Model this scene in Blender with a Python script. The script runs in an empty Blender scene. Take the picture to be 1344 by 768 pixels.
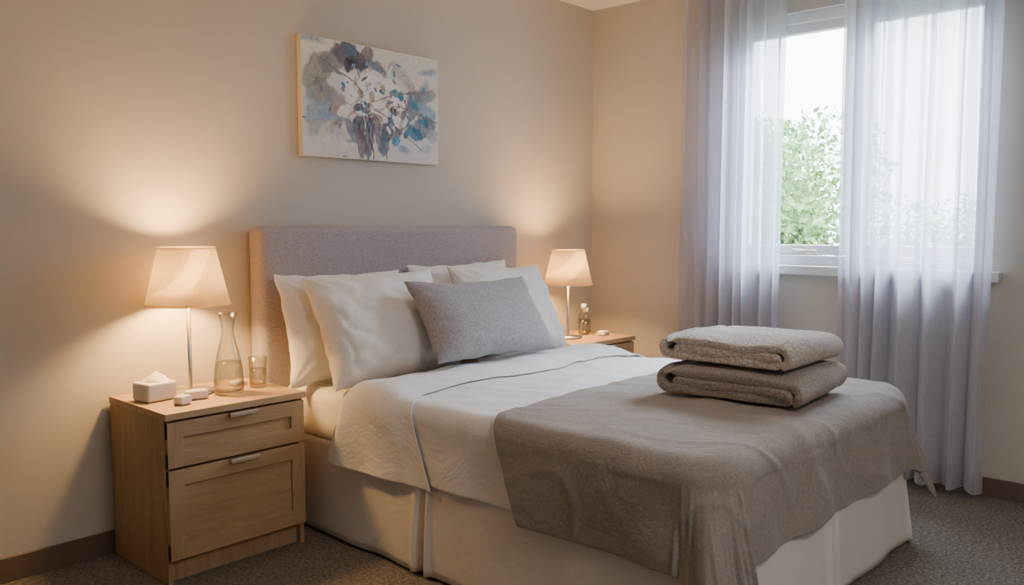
import bpy, bmesh, math, random
from mathutils import Vector, Matrix, noise
random.seed(7)
scene=bpy.context.scene
COL=bpy.context.collection
def N(x,y,z=0): return noise.noise(Vector((x,y,z)))
def clamp(x,a,b): return max(a,min(b,x))
def smooth(a,b,x):
    t=clamp((x-a)/(b-a),0,1); return t*t*(3-2*t)

# ---------------------------------------------------------------- materials
def new_mat(name):
    m=bpy.data.materials.new(name); m.use_nodes=True
    nt=m.node_tree; b=nt.nodes["Principled BSDF"]
    return m,nt,b
def texco(nt,scale=(1,1,1)):
    tc=nt.nodes.new("ShaderNodeTexCoord"); mp=nt.nodes.new("ShaderNodeMapping")
    mp.inputs["Scale"].default_value=scale
    nt.links.new(tc.outputs["Object"],mp.inputs["Vector"]); return mp.outputs[0]
def ntex(nt,vec,scale,detail=3,rough=.5,dist=0):
    n=nt.nodes.new("ShaderNodeTexNoise"); n.inputs["Scale"].default_value=scale
    n.inputs["Detail"].default_value=detail; n.inputs["Roughness"].default_value=rough
    n.inputs["Distortion"].default_value=dist
    nt.links.new(vec,n.inputs["Vector"]); return n.outputs["Fac"]
def ramp(nt,fac,stops):
    r=nt.nodes.new("ShaderNodeValToRGB"); nt.links.new(fac,r.inputs[0])
    els=r.color_ramp.elements
    while len(els)<len(stops): els.new(.5)
    for e,(p,c) in zip(els,stops): e.position=p; e.color=(*c,1)
    return r.outputs[0]
def bump(nt,b,h,strength,dist=.01,prev=None):
    n=nt.nodes.new("ShaderNodeBump"); n.inputs["Strength"].default_value=strength
    n.inputs["Distance"].default_value=dist; nt.links.new(h,n.inputs["Height"])
    if prev: nt.links.new(prev,n.inputs["Normal"])
    if b: nt.links.new(n.outputs[0],b.inputs["Normal"])
    return n.outputs[0]
def math_n(nt,op,a,b=None):
    n=nt.nodes.new("ShaderNodeMath"); n.operation=op
    for i,v in enumerate((a,b)):
        if v is None: continue
        if isinstance(v,(int,float)): n.inputs[i].default_value=v
        else: nt.links.new(v,n.inputs[i])
    return n.outputs[0]
def sc(c,k): return tuple(clamp(x*k,0,1) for x in c)

def simple(name,col,rough=.6,metal=0,var=.06,vscale=8,bs=0,bscale=60,spec=.3):
    m,nt,b=new_mat(name); v=texco(nt)
    nt.links.new(ramp(nt,ntex(nt,v,vscale),[(.3,sc(col,1-var)),(.7,sc(col,1+var))]),b.inputs["Base Color"])
    b.inputs["Roughness"].default_value=rough; b.inputs["Metallic"].default_value=metal
    b.inputs["Specular IOR Level"].default_value=spec
    if bs: bump(nt,b,ntex(nt,v,bscale,4),bs)
    return m
def fabric(name,col,var=.1,weave=420,wstr=.35,crease=.0,cscale=5,sheen=.2,big=.03):
    """woven cloth: speckled yarn colour, weave bump and soft crease bump"""
    m,nt,b=new_mat(name)
    v=texco(nt)
    vx=texco(nt,(1,.22,.22)); vy=texco(nt,(.22,1,.22)); vz=texco(nt,(.22,.22,1))
    f1=ntex(nt,vx,weave,2); f2=ntex(nt,vy,weave,2); f3=ntex(nt,vz,weave,2)
    s=math_n(nt,'MULTIPLY',math_n(nt,'ADD',math_n(nt,'ADD',f1,f2),f3),.3333)
    col1=ramp(nt,s,[(.38,sc(col,1-var)),(.62,sc(col,1+var))])
    lo=ramp(nt,ntex(nt,v,2.5,3),[(.3,(1-big,)*3),(.7,(1,)*3)])
    mx=nt.nodes.new("ShaderNodeMix"); mx.data_type='RGBA'; mx.blend_type='MULTIPLY'; mx.inputs[0].default_value=1
    nt.links.new(col1,mx.inputs[6]); nt.links.new(lo,mx.inputs[7]); nt.links.new(mx.outputs[2],b.inputs["Base Color"])
    b.inputs["Roughness"].default_value=.9; b.inputs["Specular IOR Level"].default_value=.1
    b.inputs["Sheen Weight"].default_value=sheen
    n1=bump(nt,None,s,wstr,.004)
    if crease:
        cr=ntex(nt,v,cscale,5,.55,1.2)
        bump(nt,b,cr,crease,.03,n1)
    else: nt.links.new(n1,b.inputs["Normal"])
    return m
def wood(name,grain='z',k=1.0):
    m,nt,b=new_mat(name)
    s={'z':(14,14,1),'x':(1,14,14),'y':(14,1,14)}[grain]
    v=texco(nt,s); v2=texco(nt,tuple(q*4 for q in s))
    f=ntex(nt,v,2.2,5,.6,.6); g=ntex(nt,v2,3.5,3,.6)
    mixf=math_n(nt,'ADD',math_n(nt,'MULTIPLY',f,.65),math_n(nt,'MULTIPLY',g,.35))
    c=ramp(nt,mixf,[(.28,sc((.33,.21,.115),k)),(.5,sc((.45,.30,.17),k)),(.74,sc((.52,.36,.21),k))])
    nt.links.new(c,b.inputs["Base Color"]); b.inputs["Roughness"].default_value=.5
    b.inputs["Specular IOR Level"].default_value=.35
    bump(nt,b,g,.12,.003)
    return m

M={}
M['wall']=simple("wall_paint",(.62,.58,.515),.85,var=.012,vscale=3,bs=.06,bscale=180,spec=.15)
M['ceil']=simple("ceiling_paint",(.84,.83,.82),.9,var=.01,bs=.04,bscale=150)
M['base']=simple("baseboard_vinyl",(.17,.12,.09),.5,var=.05,vscale=20)
M['white']=simple("window_frame_white",(.80,.82,.84),.35,var=.01)
M['headboard']=fabric("headboard_fabric",(.43,.39,.41),.22,520,.4,sheen=.15)
M['sheet']=fabric("cotton_sheet",(.86,.83,.80),.02,600,.12,.25,5)
M['duvet']=fabric("cotton_duvet",(.90,.90,.91),.03,500,.15,.45,4.5)
M['pillow']=fabric("cotton_pillow",(.91,.89,.87),.02,600,.1,.30,6)
M['cushion']=fabric("cushion_linen",(.37,.35,.37),.26,420,.5,.1,6)
M['throw']=fabric("throw_linen",(.36,.32,.29),.16,420,.45,.4,5,big=.1)
M['skirt']=fabric("bed_skirt_cotton",(.80,.77,.75),.03,500,.12,.25,5)
M['wood_v']=wood("oak_vertical",'z'); M['wood_h']=wood("oak_horizontal",'x',1.05); M['wood_t']=wood("oak_top",'x',1.15)
M['steel']=simple("brushed_steel",(.62,.58,.54),.32,1,.04,30)
M['handle']=simple("handle_aluminium",(.78,.78,.78),.35,1,.02,30)
M['plastic']=simple("white_plastic",(.84,.80,.77),.4,var=.01)
M['tissue']=simple("tissue_paper",(.88,.85,.83),.8,var=.02)
M['soap']=simple("wrapped_soap",(.84,.74,.72),.5,var=.04,vscale=40)
M['cap']=simple("bottle_cap",(.75,.72,.7),.4)
# thin-walled clear glass: mostly transparent, reflective and denser at grazing angles
def thin_glass(name,tint,edgetint,edge,power=2.5,rough=.03,base=.05):
    m=bpy.data.materials.new(name); m.use_nodes=True; nt=m.node_tree; nt.nodes.clear()
    o=nt.nodes.new("ShaderNodeOutputMaterial"); gl=nt.nodes.new("ShaderNodeBsdfGlossy"); tr=nt.nodes.new("ShaderNodeBsdfTransparent")
    gl.inputs["Roughness"].default_value=rough
    lw=nt.nodes.new("ShaderNodeLayerWeight"); lw.inputs["Blend"].default_value=.5
    pw=math_n(nt,'POWER',lw.outputs["Facing"],power)
    nt.links.new(ramp(nt,pw,[(.0,tint),(.9,edgetint)]),tr.inputs[0])
    v=texco(nt); k=math_n(nt,'MULTIPLY',ntex(nt,v,20),base)
    fac=math_n(nt,'ADD',math_n(nt,'MULTIPLY',pw,edge),k)
    mx=nt.nodes.new("ShaderNodeMixShader"); nt.links.new(fac,mx.inputs[0])
    nt.links.new(tr.outputs[0],mx.inputs[1]); nt.links.new(gl.outputs[0],mx.inputs[2]); nt.links.new(mx.outputs[0],o.inputs[0]); return m
M['glass']=thin_glass("clear_glass",(.98,.98,.98),(.50,.50,.50),.55,2.2,base=.10)
M['winglass']=thin_glass("window_glass",(.98,.99,.99),(.9,.92,.92),.2,4,base=.03)
M['water']=thin_glass("water",(.91,.92,.93),(.55,.56,.57),.45,1.8,base=.12)

# carpet
m,nt,b=new_mat("carpet"); v=texco(nt)
f=ntex(nt,v,150,3,.7); g=ntex(nt,v,70,2,.6)
h=math_n(nt,'ADD',math_n(nt,'MULTIPLY',f,.6),math_n(nt,'MULTIPLY',g,.4))
nt.links.new(ramp(nt,h,[(.36,(.10,.088,.075)),(.5,(.21,.185,.16)),(.64,(.38,.34,.30))]),b.inputs["Base Color"])
b.inputs["Roughness"].default_value=1; b.inputs["Specular IOR Level"].default_value=.05
bump(nt,b,h,.8,.012); M['carpet']=m
def terry(name,col,var,scale,bs):
    m,nt,b=new_mat(name); v=texco(nt)
    vo=nt.nodes.new("ShaderNodeTexVoronoi"); vo.inputs["Scale"].default_value=scale
    nt.links.new(v,vo.inputs["Vector"])
    n=ntex(nt,v,scale*1.3,3,.6)
    h=math_n(nt,'SUBTRACT',n,math_n(nt,'MULTIPLY',vo.outputs["Distance"],.7))
    nt.links.new(ramp(nt,h,[(.0,sc(col,1-var)),(.35,sc(col,1+var*.5))]),b.inputs["Base Color"])
    b.inputs["Roughness"].default_value=1; b.inputs["Specular IOR Level"].default_value=.05
    b.inputs["Sheen Weight"].default_value=.3
    bump(nt,b,h,bs,.01); return m
M['terry1']=terry("terry_beige",(.72,.65,.59),.20,100,.8)
M['terry2']=terry("terry_taupe",(.41,.355,.315),.25,150,.6)
# lamp shade
m=bpy.data.materials.new("lampshade_linen"); m.use_nodes=True; nt=m.node_tree; nt.nodes.clear()
o=nt.nodes.new("ShaderNodeOutputMaterial"); d=nt.nodes.new("ShaderNodeBsdfDiffuse"); t=nt.nodes.new("ShaderNodeBsdfTranslucent")
mx=nt.nodes.new("ShaderNodeMixShader"); mx.inputs[0].default_value=.66
v=texco(nt,(1,1,.3)); cc=ramp(nt,ntex(nt,v,300,2),[(.35,(.88,.77,.57)),(.65,(.97,.88,.68))])
nt.links.new(cc,d.inputs[0]); nt.links.new(cc,t.inputs[0]); nt.links.new(d.outputs[0],mx.inputs[1]); nt.links.new(t.outputs[0],mx.inputs[2])
nt.links.new(mx.outputs[0],o.inputs[0]); M['shade']=m
# sheer curtain
m=bpy.data.materials.new("sheer_voile"); m.use_nodes=True; nt=m.node_tree; nt.nodes.clear()
o=nt.nodes.new("ShaderNodeOutputMaterial"); d=nt.nodes.new("ShaderNodeBsdfDiffuse"); t=nt.nodes.new("ShaderNodeBsdfTranslucent"); tr=nt.nodes.new("ShaderNodeBsdfTransparent")
v=texco(nt,(1,1,.10)); v2=texco(nt,(.12,.12,1))
w=math_n(nt,'MULTIPLY',math_n(nt,'ADD',ntex(nt,v,480,2),ntex(nt,v2,480,2)),.5)
cc=ramp(nt,w,[(.35,(.64,.64,.72)),(.65,(.74,.74,.82))])
nt.links.new(cc,d.inputs[0]); nt.links.new(cc,t.inputs[0])
m1=nt.nodes.new("ShaderNodeMixShader"); m1.inputs[0].default_value=.55
nt.links.new(d.outputs[0],m1.inputs[1]); nt.links.new(t.outputs[0],m1.inputs[2])
m2=nt.nodes.new("ShaderNodeMixShader")
# threads overlap more at grazing angles, so the cloth closes up there
lw=nt.nodes.new("ShaderNodeLayerWeight"); lw.inputs["Blend"].default_value=.5
fac=nt.nodes.new("ShaderNodeMapRange"); fac.inputs[1].default_value=.0; fac.inputs[2].default_value=.85; fac.inputs[3].default_value=.36; fac.inputs[4].default_value=.03
nt.links.new(lw.outputs["Facing"],fac.inputs[0])
f2=math_n(nt,'MULTIPLY',fac.outputs[0],math_n(nt,'ADD',math_n(nt,'MULTIPLY',w,-.6),1.3))
nt.links.new(f2,m2.inputs[0])
nt.links.new(m1.outputs[0],m2.inputs[1]); nt.links.new(tr.outputs[0],m2.inputs[2]); nt.links.new(m2.outputs[0],o.inputs[0])
M['sheer']=m
# foliage
m,nt,b=new_mat("tree_leaves"); v=texco(nt)
nt.links.new(ramp(nt,ntex(nt,v,3.5,3),[(.3,(.14,.27,.09)),(.55,(.32,.48,.20)),(.75,(.56,.67,.40))]),b.inputs["Base Color"])
b.inputs["Roughness"].default_value=.6; M['leaf']=m
M['bark']=simple("tree_bark",(.12,.09,.06),.9,bs=.3)
M['grass']=simple("lawn_grass",(.16,.19,.12),.9,var=.3,vscale=3)

# ---------------------------------------------------------------- mesh helpers
def finish(name,bm,mat,smooth_=True,parent=None):
    me=bpy.data.meshes.new(name); bm.to_mesh(me); bm.free()
    if smooth_:
        for p in me.polygons: p.use_smooth=True
    ob=bpy.data.objects.new(name,me); COL.objects.link(ob)
    for mm in (mat if isinstance(mat,(list,tuple)) else [mat]): me.materials.append(mm)
    if parent: ob.parent=parent
    return ob
def empty(name):
    e=bpy.data.objects.new(name,None); COL.objects.link(e); e.empty_display_size=.1; return e
def box(name,x0,x1,y0,y1,z0,z1,mat,bev=0,seg=3,parent=None):
    bm=bmesh.new(); bmesh.ops.create_cube(bm,size=1)
    for v in bm.verts:
        v.co=Vector(((x0+x1)/2+v.co.x*(x1-x0),(y0+y1)/2+v.co.y*(y1-y0),(z0+z1)/2+v.co.z*(z1-z0)))
    if bev: bmesh.ops.bevel(bm,geom=bm.edges[:],offset=bev,segments=seg,profile=.5,affect='EDGES')
    ob=finish(name,bm,mat,bool(bev),parent)
    if bev:
        md=ob.modifiers.new("wn","WEIGHTED_NORMAL"); md.keep_sharp=False
    return ob
def lathe(name,prof,cx,cy,mat,seg=48,parent=None):
    bm=bmesh.new(); rings=[]
    for r,z in prof:
        if r<1e-5: rings.append([bm.verts.new((cx,cy,z))])
        else: rings.append([bm.verts.new((cx+r*math.cos(2*math.pi*i/seg),cy+r*math.sin(2*math.pi*i/seg),z)) for i in range(seg)])
    for a,b in zip(rings,rings[1:]):
        for i in range(seg):
            j=(i+1)%seg
            if len(a)==1 and len(b)==1: continue
            if len(a)==1: bm.faces.new((a[0],b[i],b[j]))
            elif len(b)==1: bm.faces.new((a[i],b[0],a[j]))
            else: bm.faces.new((a[i],b[i],b[j],a[j]))
    bmesh.ops.recalc_face_normals(bm,faces=bm.faces[:])
    return finish(name,bm,mat,True,parent)
def grid_mesh(name,nx,ny,f,mat,parent=None,thick=0,sub=0):
    bm=bmesh.new(); V=[[bm.verts.new(f(i/nx,j/ny)) for j in range(ny+1)] for i in range(nx+1)]
    for i in range(nx):
        for j in range(ny): bm.faces.new((V[i][j],V[i+1][j],V[i+1][j+1],V[i][j+1]))
    ob=finish(name,bm,mat,True,parent)
    if thick:
        s=ob.modifiers.new("sol","SOLIDIFY"); s.thickness=abs(thick); s.offset=1 if thick>0 else -1
    if sub:
        s=ob.modifiers.new("sub","SUBSURF"); s.levels=sub; s.render_levels=sub
    return ob

# ---------------------------------------------------------------- room shell
WX=4.13; CZ=2.49; X0=-1.3; Y0=-4.6
box("floor",X0-.15,WX+.15,Y0-.15,.15,-.1,0,M['carpet'])
box("ceiling",X0-.15,WX+.15,Y0-.15,.15,CZ,CZ+.1,M['ceil'])
box("wall_headboard",X0-.15,WX+.15,0,.15,0,CZ,M['wall'])
box("wall_left",X0-.15,X0,Y0,0,0,CZ,M['wall'])
box("wall_rear",X0-.15,WX+.15,Y0-.15,Y0,0,CZ,M['wall'])
wy0,wy1,wz0,wz1=-2.19,-.93,1.0,2.27
ww=empty("wall_window")
box("wall_below",WX,WX+.15,Y0,0,0,wz0,M['wall'],parent=ww)
box("wall_above",WX,WX+.15,Y0,0,wz1,CZ,M['wall'],parent=ww)
box("wall_side_a",WX,WX+.15,wy1,0,wz0,wz1,M['wall'],parent=ww)
box("wall_side_b",WX,WX+.15,Y0,wy0,wz0,wz1,M['wall'],parent=ww)
box("baseboard_headboard",X0,WX,-.012,0,0,.085,M['base'],.003,2)
box("baseboard_window",WX-.012,WX,Y0,-.012,0,.085,M['base'],.003,2)
box("baseboard_left",X0,X0+.012,Y0,-.012,0,.085,M['base'],.003,2)
# window
wn=empty("window_1")
fx0,fx1=WX+.03,WX+.10
box("frame_bottom",fx0,fx1,wy0,wy1,wz0,wz0+.05,M['white'],.004,2,wn)
box("frame_top",fx0,fx1,wy0,wy1,wz1-.05,wz1,M['white'],.004,2,wn)
box("frame_side_a",fx0,fx1,wy1-.05,wy1,wz0+.05,wz1-.05,M['white'],.004,2,wn)
box("frame_side_b",fx0,fx1,wy0,wy0+.05,wz0+.05,wz1-.05,M['white'],.004,2,wn)
box("mullion",fx0,fx1,-1.60,-1.54,wz0+.05,wz1-.05,M['white'],.004,2,wn)
for k,(a,b_) in enumerate(((-1.54,wy1-.05),(wy0+.05,-1.60))):
    sx0,sx1=fx0+.012,fx1-.015
    box(f"sash_bottom_{k}",sx0,sx1,a,b_,wz0+.055,wz0+.105,M['white'],.005,2,wn)
    box(f"sash_top_{k}",sx0,sx1,a,b_,wz1-.10,wz1-.055,M['white'],.005,2,wn)
    box(f"sash_l_{k}",sx0,sx1,a+.004,a+.035,wz0+.105,wz1-.10,M['white'],.005,2,wn)
    box(f"sash_r_{k}",sx0,sx1,b_-.035,b_-.004,wz0+.105,wz1-.10,M['white'],.005,2,wn)
    box(f"pane_{k}",sx0+.02,sx0+.024,a+.035,b_-.035,wz0+.105,wz1-.10,M['winglass'],0,1,wn)
box("sill_board",WX-.05,fx0+.01,wy0-.04,wy1+.04,wz0-.045,wz0+.002,M['white'],.006,3,wn)
box("latch_base",fx0-.012,fx0+.012,-1.33,-1.27,wz0+.062,wz0+.085,M['steel'],.004,2,wn)
box("latch_lever",fx0-.03,fx0-.012,-1.40,-1.29,wz0+.068,wz0+.08,M['steel'],.004,2,wn)
cr=empty("curtain_rail")
box("rail",WX-.13,WX-.09,-2.35,-.55,CZ-.035,CZ-.001,M['white'],.004,2,cr)

def curtain(name,ya,yb,nf,amp,seed,x=WX-.11,zt=CZ-.036,zb=.035):
    rs=random.Random(int(seed*100)); c=[0]
    for _ in range(nf*2): c.append(c[-1]+rs.uniform(.45,1.8))
    c=[q/c[-1] for q in c]; am=[amp*rs.uniform(.6,1.25) for _ in c]
    def wave(u):
        u=clamp(u,0,1)
        for k in range(len(c)-1):
            if u<=c[k+1]:
                t=(u-c[k])/(c[k+1]-c[k])
                s=1 if k%2 else -1
                return s*math.sin(math.pi*t)*(am[k])
        return 0
    def f(u,v):
        z=zt+(zb-zt)*v
        y=yb+(ya-yb)*u
        uu=u+.010*N(u*4,v*2.2,seed)*v
        k=.7+.4*v
        dx=wave(uu)*k+.006*math.sin(u*90+3*N(u*5,v*2,seed))*(.4+.6*v)+.012*N(u*6,v*2,seed)
        dy=.012*N(u*3,v*2,seed+5)*v+.012*math.sin(u*60+v)*.5
        return (x+dx,y+dy,z)
    return grid_mesh(name,300,60,f,M['sheer'])
curtain("sheer_curtain",-.68,-1.27,8,.046,1.3)
curtain("sheer_curtain.001",-1.55,-2.22,7,.046,4.1)

# ---------------------------------------------------------------- bed
bed=empty("bed")
bx0,bx1,byf,byh=1.88,3.32,-2.10,-.12
hb=box("headboard",1.79,3.335,-.115,-.014,.02,1.20,M['headboard'],.032,6,bed)
box("box_base",bx0+.03,bx1-.03,byf+.03,byh,.05,.34,M['skirt'],.01,2,bed)
def mat_f():
    rc=.10; re=.05; z0,z1=.345,.56
    bm=bmesh.new()
    def outline(ins):
        pts=[]; r=max(rc-ins,.01)
        for cx,cy,a0 in ((bx1-rc,byh-.02,0),(bx0+rc,byh-.02,90),(bx0+rc,byf+rc,180),(bx1-rc,byf+rc,270)):
            for k in range(9):
                a=math.radians(a0+k*90/8)
                if a0>=180: pts.append((cx+r*math.cos(a),cy+r*math.sin(a)))
                else: pts.append((cx+r*math.cos(a),cy+(.02-ins*.2)*math.sin(a)))
        return pts
    layers=[]
    for k in range(6):
        a=math.pi/2*k/5; layers.append((re*(1-math.sin(a)),z0+re*(1-math.cos(a))))
    for k in range(6):
        a=math.pi/2*k/5; layers.append((re*(1-math.cos(a)),z1-re*(1-math.sin(a))))
    rings=[[bm.verts.new((x,y,z)) for x,y in outline(ins)] for ins,z in layers]
    for a,b in zip(rings,rings[1:]):
        n=len(a)
        for i in range(n): bm.faces.new((a[i],a[(i+1)%n],b[(i+1)%n],b[i]))
    bm.faces.new(rings[-1]); bm.faces.new(list(reversed(rings[0])))
    bmesh.ops.recalc_face_normals(bm,faces=bm.faces[:])
    return finish("mattress",bm,M['sheet'],True,bed)
mat_f()
def skirt():
    o=.012; pts=[(bx0-o,byh),(bx0-o,byf-o),(bx1+o,byf-o),(bx1+o,byh)]
    segs=[]; L=0
    for a,b_ in zip(pts,pts[1:]):
        d=Vector((b_[0]-a[0],b_[1]-a[1])); segs.append((L,d.length,Vector(a),d.normalized())); L+=d.length
    l1=segs[1][0]; l2=segs[2][0]
    pleats=[.88,l1-.01,l1+.72,l2+.01,l2+.9]
    n=1200; mz=14
    bm=bmesh.new(); V=[]
    for i in range(n+1):
        s=L*i/n
        k=0
        while k<2 and s>segs[k+1][0]: k+=1
        s0,ln,a,d=segs[k]; p=a+d*(s-s0)
        nrm=Vector((d.y,-d.x))
        row=[]; off=0
        for pl in pleats:
            q=(s-pl)
            if abs(q)<.09:
                off-= .05*math.exp(-(q/.013)**2)
                off+= .016*math.exp(-((abs(q)-.032)/.015)**2)
        for j in range(mz+1):
            v=j/mz; z=.375+(.012-.375)*v
            fl=v*(.014+.014*N(s*2.2,3.1,v)+off)+.005*v*math.sin(s*17+2*N(s*3,1))+off*.45*(1-v)
            cdist=min(abs(s-l1),abs(s-l2)); fl-=.03*(1-v)*smooth(.08,0,cdist) if cdist<.08 else 0
            c=p+nrm*fl
            row.append(bm.verts.new((c.x,c.y,z)))
        V.append(row)
    for i in range(n):
        for j in range(mz): bm.faces.new((V[i][j],V[i+1][j],V[i+1][j+1],V[i][j+1]))
    ob=finish("bed_skirt",bm,M['skirt'],True,bed)
    s=ob.modifiers.new("sol","SOLIDIFY"); s.thickness=.003
skirt()

WS=5   # shared wrinkle seed so stacked layers follow each other
def drape(name,xa,xb,yf,z,fX0,fX1,headf,footf,nx,ny,mat,r=.05,flare=.03,cfl=.45,rip=.014,rfreq=17,wr=.009,thick=.01,seed=0,sub=1,puff=0,rc=.12):
    ix0,ix1,iy0=xa+rc,xb-rc,yf+rc; qa=r*math.pi/2; fl0=rc-r
    def f(u,v):
        X=fX0+(fX1-fX0)*u
        Y=headf(X)+(footf(X)-headf(X))*v
        dx=X-ix1 if X>ix1 else (X-ix0 if X<ix0 else 0)
        dy=Y-iy0 if Y<iy0 else 0
        e=math.hypot(dx,dy); bx=clamp(X,ix0,ix1); by=max(Y,iy0)
        w=wr*(N(X*4,Y*4,WS)+.6*N(X*9+Y*3,Y*6,WS+3))
        w+=wr*.5*max(0,1-abs(N(X*2.6+Y*1.7,Y*1.8-X*.8,WS+8))*9)
        if puff:
            w+=puff*smooth(0,.25,min(v*2,1))*smooth(0,.45,1-v)
        if e<1e-6: return (X,Y,z+w)
        nx_,ny_=dx/e,dy/e
        if e<fl0: return (bx+dx,by+dy,z+w)
        e-=fl0
        if e<qa:
            a=e/r; out=fl0+r*math.sin(a); dn=r*(1-math.cos(a)); return (bx+nx_*(out+w*math.sin(a)),by+ny_*(out+w*math.sin(a)),z-dn+w*math.cos(a))
        h=e-qa; cf=abs(2*nx_*ny_); s=X*abs(ny_)+Y*abs(nx_)
        g=smooth(0,.22,h)
        out=rc+h*(flare+cfl*cf)+rip*g*(1-.7*cf)*(math.sin(s*rfreq+2.2*N(s*2,1,seed))+.5*math.sin(s*rfreq*2.1+seed))
        out+=.030*cf*g*math.sin(math.atan2(abs(ny_),abs(nx_))*8+seed)
        out+=w+rip*1.1*N(s*4,h*5,seed+2)*(1-.6*cf)
        dn=r+h*math.sqrt(max(.2,1-(flare+cfl*cf)**2))
        return (bx+nx_*out,by+ny_*out,max(z-dn,.03))
    return grid_mesh(name,nx,ny,f,mat,None,thick,sub)
side=lambda X,xa,xb: max(0,xa-X,X-xb)
th_head=lambda X:-1.28-.42*max(0,1.92-X)+.02*math.sin(X*3)+(.02*(X-2.5))
drape("duvet",bx0-.012,bx1+.012,-5,.583,bx0-.245,bx1+.245,
      lambda X:-.72-.05*side(X,1.9,3.3),lambda X:th_head(X)-.09,150,100,M['duvet'],r=.06,rip=.008,rfreq=9,thick=-.008,seed=5)
band=drape("duvet_folded_band",bx0-.026,bx1+.026,-5,.596,bx0-.285,bx1+.285,
      lambda X:-.60+.28*side(X,1.98,3.22),lambda X:-.85-.55*side(X,2.0,3.2)+.010*math.sin(X*9),170,70,M['duvet'],r=.065,rip=.008,rfreq=9,thick=-.004,seed=5,puff=.026)
band.parent=bpy.data.objects["duvet"]
drape("throw_blanket",bx0-.034,bx1+.034,byf-.030,.604,bx0-.31,bx1+.31,
      th_head,lambda X:byf-.30,200,150,M['throw'],r=.075,flare=.06,cfl=.28,rip=.011,rfreq=11,wr=.009,thick=.005,seed=9,rc=.13)

# pillows
def pillow(name,w,h,t,loc,tilt,rz,mat,seed,ry=0,sag=.0,wk=.8):
    bm=bmesh.new(); n=64
    R=Matrix.Rotation(math.radians(rz),4,'Z')@Matrix.Rotation(math.radians(90-tilt),4,'X')@Matrix.Rotation(math.radians(ry),4,'Z')
    def P(i,j,s):
        u=2*i/n-1; v=2*j/n-1
        u=math.sin(u*math.pi/2); v=math.sin(v*math.pi/2)
        x=w/2*u*(1-.07*(1-v*v)*abs(u)); y=h/2*v*(1-.07*(1-u*u)*abs(v))
        th=t/2*(max(0,(1-abs(u)**2.6))*max(0,(1-abs(v)**2.6)))**.5
        th*=1-.16*v
        edge=(1-u*u)*(1-v*v)
        wr=wk*(.014*N(u*2+seed,v*2,s*2+seed)*min(1,edge*3)+.012*N(u*4+seed+v*2,v*4,s)*min(1,edge*4))
        rg=wk*max(0,1-abs(N(u*2.4+v*1.2+seed,v*2.2-u*.8,seed))*6)*.008*min(1,edge*3)
        cr=wk*.008*math.sin(math.atan2(abs(v)-1.05,abs(u)-1.05)*16)*smooth(.25,1,abs(u)*abs(v))*min(1,edge*6)
        y-=sag*(1-u*u)*max(0,v)
        y+=.008*N(u*4,seed,2)*abs(v); x+=.008*N(v*4,seed,5)*abs(u)
        return Vector((x,y,s*(th+cr-rg)+wr))
    G={}
    for s in (1,-1):
        for i in range(n+1):
            for j in range(n+1):
                b_=(i in(0,n) or j in(0,n))
                if s==-1 and b_: G[s,i,j]=G[1,i,j]; continue
                G[s,i,j]=bm.verts.new(Vector(loc)+(R@P(i,j,s)))
    for s in (1,-1):
        for i in range(n):
            for j in range(n):
                q=[G[s,i,j],G[s,i+1,j],G[s,i+1,j+1],G[s,i,j+1]]
                if s==-1: q.reverse()
                bm.faces.new(q)
    return finish(name,bm,mat)
pillow("pillow",.64,.46,.16,(2.13,-.235,.785),14,0,M['pillow'],1.7)
pillow("pillow.001",.66,.48,.20,(2.20,-.395,.79),27,-2,M['pillow'],4.2,ry=1)
pillow("pillow.002",.66,.47,.16,(2.83,-.235,.80),14,0,M['pillow'],7.9,ry=1)
pillow("pillow.003",.66,.48,.20,(2.96,-.395,.795),27,2,M['pillow'],11.3,ry=-2)
pillow("throw_cushion",.72,.385,.17,(2.58,-.590,.812),34,0,M['cushion'],15.1,ry=-1,sag=.015,wk=.3)

# ---------------------------------------------------------------- folded blankets
def folded(name,cx,cy,z0,lx,ly,th,mat,rz,seed):
    t=th/3.0; h1,h2,h3=t*.5,t*1.5,t*2.5
    a=ly/2-th/2
    pts=[]
    def line(y0,y1,z,n=10):
        for k in range(n): pts.append((y0+(y1-y0)*k/n,z))
    def arc(yc,zc,r,a0,a1,n=8):
        for k in range(n+1):
            an=math.radians(a0+(a1-a0)*k/n); pts.append((yc+r*math.cos(an),zc+r*math.sin(an)))
    line(a*.93,-a*.9,h2,12); arc(-a*.9,(h1+h2)/2,(h2-h1)/2,90,270,6)
    line(-a*.9,a,h1,12); arc(a,(h1+h3)/2,(h3-h1)/2,-90,90,9)
    line(a,-a,h3,14); arc(-a,(h1+h3)/2,(h3-h1)/2,90,262,9)
    m_=len(pts)-1; n=44
    rot=Matrix.Rotation(math.radians(rz),3,'Z')
    def f(u,v):
        k=int(round(v*m_)); y,z=pts[k]
        x=(u-.5)*lx*(1+.06*N(y*6,z*40,seed))
        rr=(u-.5)*2
        z=z*(1+.16*N(x*4,y*4,seed))+.006*N(x*9,y*9,seed+z*30)-(.016*abs(rr)**6*(z/th))
        z=max(z,t*.5)
        y=y*(1+.04*N(x*4,z*8,seed+2))+.009*N(x*6,z*20,seed)
        p=rot@Vector((x,y,0)); return (cx+p.x,cy+p.y,z0+z)
    ob=grid_mesh(name,n,m_,f,mat)
    s=ob.modifiers.new("sol","SOLIDIFY"); s.thickness=t*.9; s.offset=0
    b_=ob.modifiers.new("sub","SUBSURF"); b_.levels=2; b_.render_levels=2
    return ob
folded("folded_blanket",2.765,-1.75,.616,.455,.54,.105,M['terry2'],4,1.5)
folded("folded_blanket.001",2.785,-1.735,.728,.43,.51,.098,M['terry1'],-1,6.5)

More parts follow.
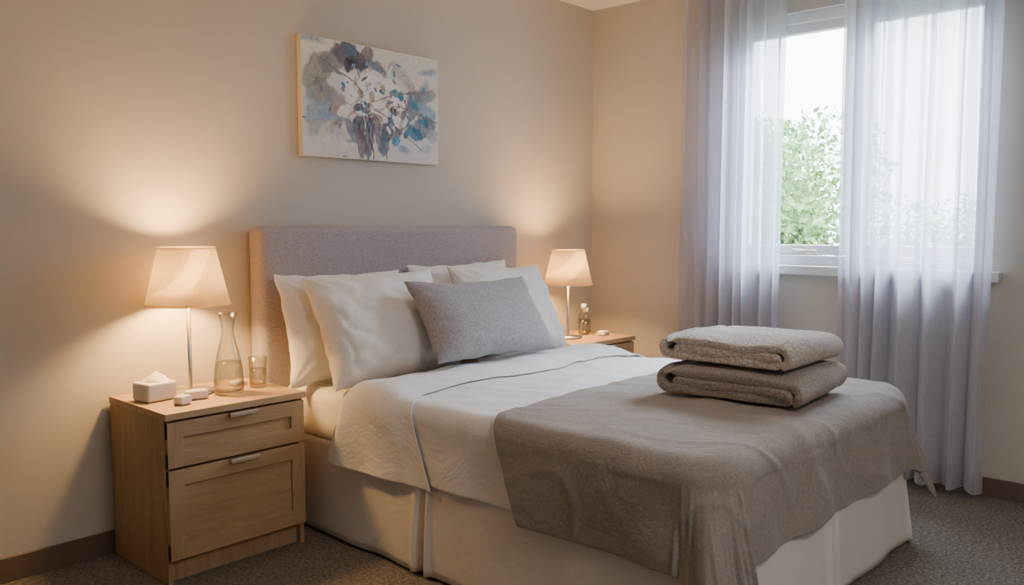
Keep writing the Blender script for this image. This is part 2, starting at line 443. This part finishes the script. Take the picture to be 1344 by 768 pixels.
# ---------------------------------------------------------------- nightstands
def nightstand(name,x0,y0,h=.585,w=.53,d=.44):
    e=empty(name); x1=x0+w; yf=-.015-d
    box("top",x0-.004,x1+.004,yf-.006,-.014,h-.024,h,M['wood_t'],.002,2,e)
    box("side_l",x0,x0+.018,yf+.018,-.015,.0,h-.024,M['wood_v'],.001,1,e)
    box("side_r",x1-.018,x1,yf+.018,-.015,.0,h-.024,M['wood_v'],.001,1,e)
    box("back",x0+.018,x1-.018,-.027,-.017,.05,h-.024,M['wood_v'],0,1,e)
    box("plinth",x0+.018,x1-.018,yf+.045,yf+.06,0,.075,M['wood_v'],0,1,e)
    box("bottom",x0+.018,x1-.018,yf+.02,-.03,.075,.09,M['wood_v'],0,1,e)
    def front(nm,z0,z1):
        fr=.055; a,b_=x0+.003,x1-.003
        box(nm+"_panel",a+fr-.002,b_-fr+.002,yf+.009,yf+.017,z0+fr-.002,z1-fr+.002,M['wood_h'],0,1,e)
        box(nm+"_rail_b",a,b_,yf,yf+.018,z0,z0+fr,M['wood_h'],.0015,1,e)
        box(nm+"_rail_t",a,b_,yf,yf+.018,z1-fr,z1,M['wood_h'],.0015,1,e)
        box(nm+"_stile_l",a,a+fr,yf-.0004,yf+.018,z0+.0002,z1-.0002,M['wood_v'],.0015,1,e)
        box(nm+"_stile_r",b_-fr,b_,yf-.0004,yf+.018,z0+.0002,z1-.0002,M['wood_v'],.0015,1,e)
        cx=(a+b_)/2+.01
        box(nm+"_handle",cx-.055,cx+.055,yf-.018,yf-.0005,z1-.006,z1+.0015,M['handle'],.002,2,e)
        box(nm+"_handle_lip",cx-.055,cx+.055,yf-.020,yf-.015,z1-.014,z1+.001,M['handle'],.002,2,e)
    front("drawer_upper",.398,.553); front("drawer_lower",.085,.390)
    return e
nightstand("nightstand",1.228,0)
nightstand("nightstand.001",3.40,0)
NZ=.585

# ---------------------------------------------------------------- lamps
def lamp(name,cx,cy,z0,k,energy):
    e=empty(name)
    lathe("base",[(0,z0),(.085*k,z0),(.088*k,z0+.004),(.086*k,z0+.011),(.03*k,z0+.014),(.010,z0+.018),(0,z0+.018)],cx,cy,M['steel'],48,e)
    zs=z0+.33*k
    lathe("stem",[(.0075,z0+.014),(.0075,zs+.03),(0,zs+.03)],cx,cy,M['steel'],20,e)
    lathe("socket",[(0,zs+.028),(.016,zs+.028),(.018,zs+.04),(.018,zs+.055),(.0,zs+.055)],cx,cy,M['cap'],24,e)
    zt=zs+.205*k; rb,rt=.148*k,.100*k
    sh=lathe("shade",[(rb,zs),(rt,zt)],cx,cy,M['shade'],64,e)
    s=sh.modifiers.new("sol","SOLIDIFY"); s.thickness=.0015
    for z,r in ((zs,rb),(zt,rt)):
        lathe("shade_rim",[(r-.003,z-.002),(r+.0018,z-.002),(r+.0018,z+.005),(r-.003,z+.005),(r-.003,z-.002)],cx,cy,M['shade'],64,e)
    for an in (0,2*math.pi/3,4*math.pi/3):
        bm=bmesh.new(); bmesh.ops.create_cone(bm,cap_ends=True,segments=8,radius1=.0018,radius2=.0018,depth=rb-.004)
        ob_m=Matrix.Translation((cx+math.cos(an)*(rb/2),cy+math.sin(an)*(rb/2),zs+.032))@Matrix.Rotation(an,4,'Z')@Matrix.Rotation(math.pi/2,4,'Y')
        bmesh.ops.transform(bm,matrix=ob_m,verts=bm.verts[:]); finish("spider_arm",bm,M['steel'],True,e)
    L=bpy.data.lights.new(name+"_bulb",'POINT'); L.energy=energy; L.color=(1,.56,.19); L.shadow_soft_size=.05
    lo=bpy.data.objects.new(name+"_bulb",L); lo.location=(cx,cy,zs+.115*k); COL.objects.link(lo); lo.parent=e
lamp("table_lamp",1.455,-.175,NZ,1.0,46)
lamp("table_lamp.001",3.60,-.24,NZ,.90,38)

# ---------------------------------------------------------------- small items
ca=empty("water_carafe"); cx,cy=1.545,-.29
outer=[(.040,0),(.050,.002),(.0535,.012),(.053,.05),(.049,.10),(.040,.15),(.029,.19),(.0225,.22),(.022,.24),(.026,.27),(.034,.300)]
inner=[(.032,.300),(.024,.27),(.020,.24),(.0205,.22),(.027,.19),(.038,.15),(.047,.10),(.0508,.05),(.0508,.016),(.045,.010),(0,.009)]
lathe("glass",[(0,NZ+.001)]+[(r,NZ+.001+z) for r,z in outer]+[(r,NZ+.001+z) for r,z in inner],cx,cy,M['glass'],64,ca)
lathe("water",[(0,NZ+.0103),(.0446,NZ+.0113),(.0503,NZ+.018),(.0503,NZ+.05),(.0470,NZ+.095),(.0430,NZ+.12),(0,NZ+.12)],cx,cy,M['water'],64,ca)
tu=empty("water_glass"); cx,cy=1.685,-.255
lathe("glass",[(0,NZ+.001),(.029,NZ+.001),(.031,NZ+.004),(.034,NZ+.118),(.0325,NZ+.118),(.0295,NZ+.012),(0,NZ+.011)],cx,cy,M['glass'],48,tu)
lathe("water",[(0,NZ+.0115),(.0290,NZ+.0125),(.0305,NZ+.072),(0,NZ+.072)],cx,cy,M['water'],48,tu)
tb=empty("tissue_box"); cx,cy=1.312,-.195
def tb_f():
    bm=bmesh.new(); bmesh.ops.create_cube(bm,size=1)
    for v in bm.verts: v.co=Vector((v.co.x*.115,v.co.y*.10,.033+v.co.z*.066))
    bmesh.ops.bevel(bm,geom=bm.edges[:],offset=.010,segments=4,profile=.5,affect='EDGES')
    bmesh.ops.transform(bm,matrix=Matrix.Translation((cx,cy,NZ+.001))@Matrix.Rotation(math.radians(8),4,'Z'),verts=bm.verts[:])
    return finish("carton",bm,M['plastic'],True,tb)
tb_f()
def tis(u,v):
    r=v; ang=u*2*math.pi
    rr=.050*(1-r**1.3)*(1+.10*math.sin(ang*3+r*3)+.04*math.sin(ang*7))
    return (cx+rr*math.cos(ang)*1.05+.006*r,cy+rr*math.sin(ang)*.8,NZ+.062+.040*r+.005*math.sin(ang*2)*r*(1-r))
grid_mesh("tissue",48,12,tis,M['tissue'],tb)
def soap(name,cx,cy,lx,ly,lz,rz,mat):
    bm=bmesh.new(); bmesh.ops.create_cube(bm,size=1)
    for v in bm.verts: v.co=Vector((v.co.x*lx,v.co.y*ly,lz/2+v.co.z*lz))
    bmesh.ops.bevel(bm,geom=bm.edges[:],offset=lz*.3,segments=4,profile=.5,affect='EDGES')
    bmesh.ops.transform(bm,matrix=Matrix.Translation((cx,cy,NZ+.0005))@Matrix.Rotation(math.radians(rz),4,'Z'),verts=bm.verts[:])
    return finish(name,bm,mat)
soap("soap_bar",1.340,-.345,.055,.04,.032,20,M['soap'])
soap("soap_bar.001",1.415,-.295,.080,.045,.034,-10,M['soap'])
soap("soap_bar.002",1.65,-.17,.06,.04,.02,10,M['tissue'])
soap("soap_bar.003",3.82,-.32,.07,.05,.025,10,M['tissue'])
def bottle(name,cx,cy,k):
    e=empty(name); z=NZ+.001
    lathe("body",[(0,z),(.026*k,z),(.028*k,z+.004),(.028*k,z+.09*k),(.024*k,z+.105*k),(.012*k,z+.118*k),(.012*k,z+.13*k),(0,z+.13*k)],cx,cy,M['glass'],40,e)
    lathe("liquid",[(0,z+.003),(.025*k,z+.004),(.025*k,z+.08*k),(0,z+.08*k)],cx,cy,M['water'],40,e)
    lathe("cap",[(0,z+.1302*k),(.014*k,z+.1302*k),(.014*k,z+.155*k),(.012*k,z+.158*k),(0,z+.158*k)],cx,cy,M['cap'],32,e)
bottle("water_bottle",3.77,-.22,1.1); bottle("water_bottle.001",3.86,-.17,.9)

# ---------------------------------------------------------------- painting
px0,px1,pz0,pz1=2.05,2.83,1.50,2.01
pe=empty("wall_painting")
M['canvas_side']=simple("canvas_edge",(.62,.56,.48),.8)
box("canvas",px0,px1,-.034,-.003,pz0,pz1,M['canvas_side'],.002,2,pe)
strokes=[]
def S(x,y,rx,ry,ang,col,hard=.5): strokes.append((x,y,rx,ry,math.radians(ang),col,hard))
CR=(.76,.75,.74); WHT=(.93,.92,.91); SL=(.055,.065,.105); BG=(.15,.21,.30); SG=(.28,.29,.27); TL=(.02,.18,.36); TAN=(.44,.34,.23); MV=(.20,.16,.20); PB=(.28,.41,.56)
rs=random.Random(3)
for _ in range(26): S(rs.random(),rs.random(),.08+.18*rs.random(),.04+.10*rs.random(),rs.uniform(-30,30),tuple(c*rs.uniform(.9,1.12) for c in CR),.1)
for _ in range(10): S(rs.uniform(.0,1),rs.uniform(.3,1),.05+.08*rs.random(),.03+.05*rs.random(),rs.uniform(-40,40),rs.choice([SG,PB,(.5,.48,.45)]),.25)
S(.10,.72,.13,.085,50,(.30,.31,.29),.8); S(.12,.56,.11,.08,-20,SG,.8); S(.20,.82,.10,.07,20,(.22,.25,.27),.8); S(.13,.38,.15,.07,15,PB,.7)
S(.05,.62,.05,.09,0,(.38,.40,.40),.7); S(.24,.46,.08,.055,40,(.45,.36,.30),.7); S(.22,.22,.10,.04,-10,(.60,.60,.58),.4); S(.08,.24,.09,.05,30,(.42,.47,.52),.5)
S(.36,.88,.13,.055,-35,SL,.9); S(.28,.92,.10,.045,20,BG,.85); S(.44,.90,.08,.045,60,MV,.85); S(.33,.78,.07,.04,-60,SL,.9); S(.42,.80,.06,.035,-10,(.12,.13,.17),.85)
S(.25,.90,.035,.08,25,MV,.8); S(.52,.82,.09,.045,-30,BG,.8); S(.64,.86,.06,.04,20,(.45,.50,.55),.6); S(.72,.78,.07,.045,-25,(.55,.52,.50),.6)
S(.83,.60,.11,.075,20,BG,.8); S(.90,.48,.11,.065,-10,PB,.8); S(.78,.48,.09,.06,50,(.20,.24,.31),.8); S(.88,.34,.10,.075,10,BG,.8); S(.80,.28,.08,.045,-30,TL,.8); S(.92,.64,.07,.04,30,(.30,.36,.42),.75)
S(.78,.70,.05,.03,-10,(.52,.47,.42),.7); S(.95,.26,.06,.05,0,(.42,.5,.56),.7); S(.90,.14,.07,.035,15,(.5,.55,.6),.5); S(.72,.12,.06,.03,-20,PB,.6)
for a in ((.38,.33,.05,.13,10,SL),(.46,.22,.04,.15,-8,(.12,.12,.19)),(.53,.26,.04,.16,12,(.20,.20,.29)),(.40,.14,.035,.10,5,MV),(.60,.30,.045,.11,-20,SL),(.47,.42,.05,.05,0,MV),(.57,.14,.035,.08,0,BG),(.33,.24,.035,.10,25,(.22,.25,.33)),(.67,.26,.03,.08,-30,BG)): S(*a,.88)
for x,y,r,a in ((.42,.62,.13,20),(.50,.70,.12,-30),(.55,.58,.13,10),(.45,.50,.10,60),(.62,.66,.09,-10),(.58,.44,.09,40),(.36,.54,.08,0),(.34,.68,.08,50),(.66,.52,.08,0),(.68,.38,.08,30),(.52,.48,.08,-20),(.30,.40,.07,10)):
    S(x,y,r,r*.66,a,tuple(c*rs.uniform(.94,1.05) for c in WHT),.9)
    S(x+.02,y-.02,r*.6,r*.16,a+35,tuple(c*.75 for c in (.70,.67,.68)),.65)
    S(x-.02,y+.025,r*.5,r*.18,a-20,(.95,.94,.93),.7)
for x,y,c in ((.70,.60,TL),(.66,.62,(.05,.30,.42)),(.62,.36,TL),(.86,.42,(.06,.27,.44)),(.66,.18,(.04,.36,.56)),(.74,.26,TL),(.48,.56,TAN),(.56,.64,TAN),(.40,.58,(.35,.28,.22)),(.60,.52,(.38,.28,.2)),(.53,.38,TAN),(.72,.44,MV),(.64,.46,SL),(.44,.44,(.15,.15,.22)),(.38,.46,SL),(.90,.38,(.04,.2,.34)),(.80,.54,(.05,.28,.44))):
    S(x,y,.034,.022,rs.uniform(0,180),c,.9)
for _ in range(70):
    S(rs.gauss(.5,.2),rs.gauss(.5,.2),rs.uniform(.008,.035),rs.uniform(.004,.014),rs.uniform(0,180),rs.choice([SL,BG,TL,PB,TAN,MV,WHT,WHT,(.55,.42,.40)]),.9)
for x0_,y0_,x1_,y1_,c in ((.45,.5,.95,.72,(.30,.20,.18)),(.5,.45,.85,.15,(.22,.17,.2)),(.45,.4,.48,.03,SL),(.4,.6,.12,.85,(.25,.2,.18)),(.5,.4,.58,.05,MV),(.62,.5,.98,.42,(.26,.18,.16))):
    for k in range(40):
        t_=k/39; S(x0_+(x1_-x0_)*t_+.012*math.sin(t_*9),y0_+(y1_-y0_)*t_+.02*math.sin(t_*5),.012,.0032,math.degrees(math.atan2(y1_-y0_,x1_-x0_)),c,.8)
asp=(px1-px0)/(pz1-pz0)
NXp,NYp=340,224
def paint():
    W,H=NXp+1,NYp+1
    buf=[[list(CR) for _ in range(H)] for _ in range(W)]
    for (x,y,rx,ry,an,col,hard) in strokes:
        R=max(rx,ry)*1.35; ca_,sa=math.cos(an),math.sin(an)
        i0=int(clamp((x-R)*NXp,0,NXp)); i1=int(clamp((x+R)*NXp+1,0,NXp))
        j0=int(clamp((y-R*asp)*NYp,0,NYp)); j1=int(clamp((y+R*asp)*NYp+1,0,NYp))
        sd=x*13+y*7+rx*50
        for i in range(i0,i1+1):
            for j in range(j0,j1+1):
                dx=i/NXp-x; dy=(j/NYp-y)/asp
                a=(dx*ca_+dy*sa)/rx; b_=(-dx*sa+dy*ca_)/ry
                d=math.hypot(a,b_)
                if d>1.35: continue
                d+=.30*N(i*.045+sd,j*.045,sd)+.12*N(i*.15,j*.15,sd)
                al=clamp((1-d)/(1.02-hard),0,1)
                if al<=0: continue
                al*=.94*(.88+.26*N(i*.3,j*.08,sd+3))
                al=clamp(al,0,1); br=1+.25*N(i*.12,j*.25,sd+1)
                p=buf[i][j]
                for c in range(3): p[c]+=(col[c]*br-p[c])*al
    return buf
buf=paint()
bm=bmesh.new()
V=[[bm.verts.new((px0+.001+(px1-px0-.002)*i/NXp,-.0345,pz0+.001+(pz1-pz0-.002)*j/NYp)) for j in range(NYp+1)] for i in range(NXp+1)]
for i in range(NXp):
    for j in range(NYp): bm.faces.new((V[i][j],V[i+1][j],V[i+1][j+1],V[i][j+1]))
bm.verts.index_update()
m,nt,b=new_mat("oil_paint")
at=nt.nodes.new("ShaderNodeAttribute"); at.attribute_name="paint"; nt.links.new(at.outputs["Color"],b.inputs["Base Color"])
b.inputs["Roughness"].default_value=.7; b.inputs["Specular IOR Level"].default_value=.2; bump(nt,b,ntex(nt,texco(nt),90,4),.3,.004)
ob=finish("painted_face",bm,m,True,pe)
ca2=ob.data.color_attributes.new("paint",'FLOAT_COLOR','POINT')
flat=[]
for i in range(NXp+1):
    for j in range(NYp+1): flat.extend([clamp(c,0,.95) for c in buf[i][j]]+[1.0])
ca2.data.foreach_set("color",flat)

# ---------------------------------------------------------------- outside
box("lawn",WX+.3,30,-20,20,-.7,-.6,M['grass'])
def tree(name,cx,cy,rad,h,n,seed):
    rs=random.Random(seed); e=empty(name)
    lathe("trunk",[(.14,-.6),(.10,h*.3),(.07,h*.6),(0,h*.7)],cx,cy,M['bark'],12,e)
    bm=bmesh.new()
    blobs=[(rs.uniform(-rad,rad)*.7,rs.uniform(-rad,rad)*.8,rs.uniform(0,h-.4),rad*rs.uniform(.3,.5)) for _ in range(28)]
    for _ in range(n):
        bx,by,bz,br=rs.choice(blobs)
        d=Vector((rs.gauss(0,1),rs.gauss(0,1),rs.gauss(0,1))).normalized()*br*rs.uniform(.75,1.05)
        p=Vector((cx+bx,cy+by,bz))+d
        if p.z<-.45: continue
        s=rs.uniform(.03,.06); R=Matrix.Rotation(rs.uniform(0,6.28),3,Vector((rs.gauss(0,1),rs.gauss(0,1),rs.gauss(0,1))).normalized())
        q=[bm.verts.new(p+R@Vector(c)*s) for c in ((-1,0,0),(-.2,-.5,.1),(1,0,0),(-.2,.5,.1))]
        bm.faces.new(q)
    finish("foliage",bm,M['leaf'],False,e)
tree("garden_tree",9.0,1.3,1.5,2.5,24000,1)
tree("garden_tree.001",9.6,-1.2,1.4,1.6,14000,2)
tree("garden_tree.002",10.5,3.8,1.7,2.8,16000,3)

# ---------------------------------------------------------------- lights
w=bpy.data.worlds.new("World"); scene.world=w; w.use_nodes=True
bg=w.node_tree.nodes["Background"]; bg.inputs[0].default_value=(.78,.89,1,1); bg.inputs[1].default_value=13
def area(name,loc,target,size,energy,col,parent=None):
    L=bpy.data.lights.new(name,'AREA'); L.energy=energy; L.color=col; L.size=size
    o=bpy.data.objects.new(name,L); o.location=loc
    o.rotation_euler=(Vector(target)-Vector(loc)).to_track_quat('-Z','Y').to_euler(); COL.objects.link(o)
    if parent: o.parent=parent
    return o
area("sky_light",(6.3,-1.7,3.9),(2.9,-1.8,.6),2.2,1500,(.76,.87,1))
cl=empty("added_fill_light")  # unseen fixture behind the camera, added to give the room soft fill
lathe("added_fill_fitting",[(0,CZ-.001),(.30,CZ-.001),(.30,CZ-.03),(.27,CZ-.035),(0,CZ-.035)],1.5,-3.9,M['white'],48,cl)
area("added_fill_lamp",(1.5,-3.9,CZ-.045),(1.5,-3.9,0),.55,28,(1,.94,.90),parent=cl)  # added fill light, not a known ceiling lamp

# ---------------------------------------------------------------- camera
cam=bpy.data.cameras.new("camera"); cam.sensor_width=36; cam.lens=1100/1344*36; cam.clip_start=.05
co=bpy.data.objects.new("camera",cam); COL.objects.link(co)
co.location=(0,-3.12,1.2); co.rotation_euler=(math.radians(90)-math.atan(87/1100),0,math.radians(42.5-90))
scene.camera=co
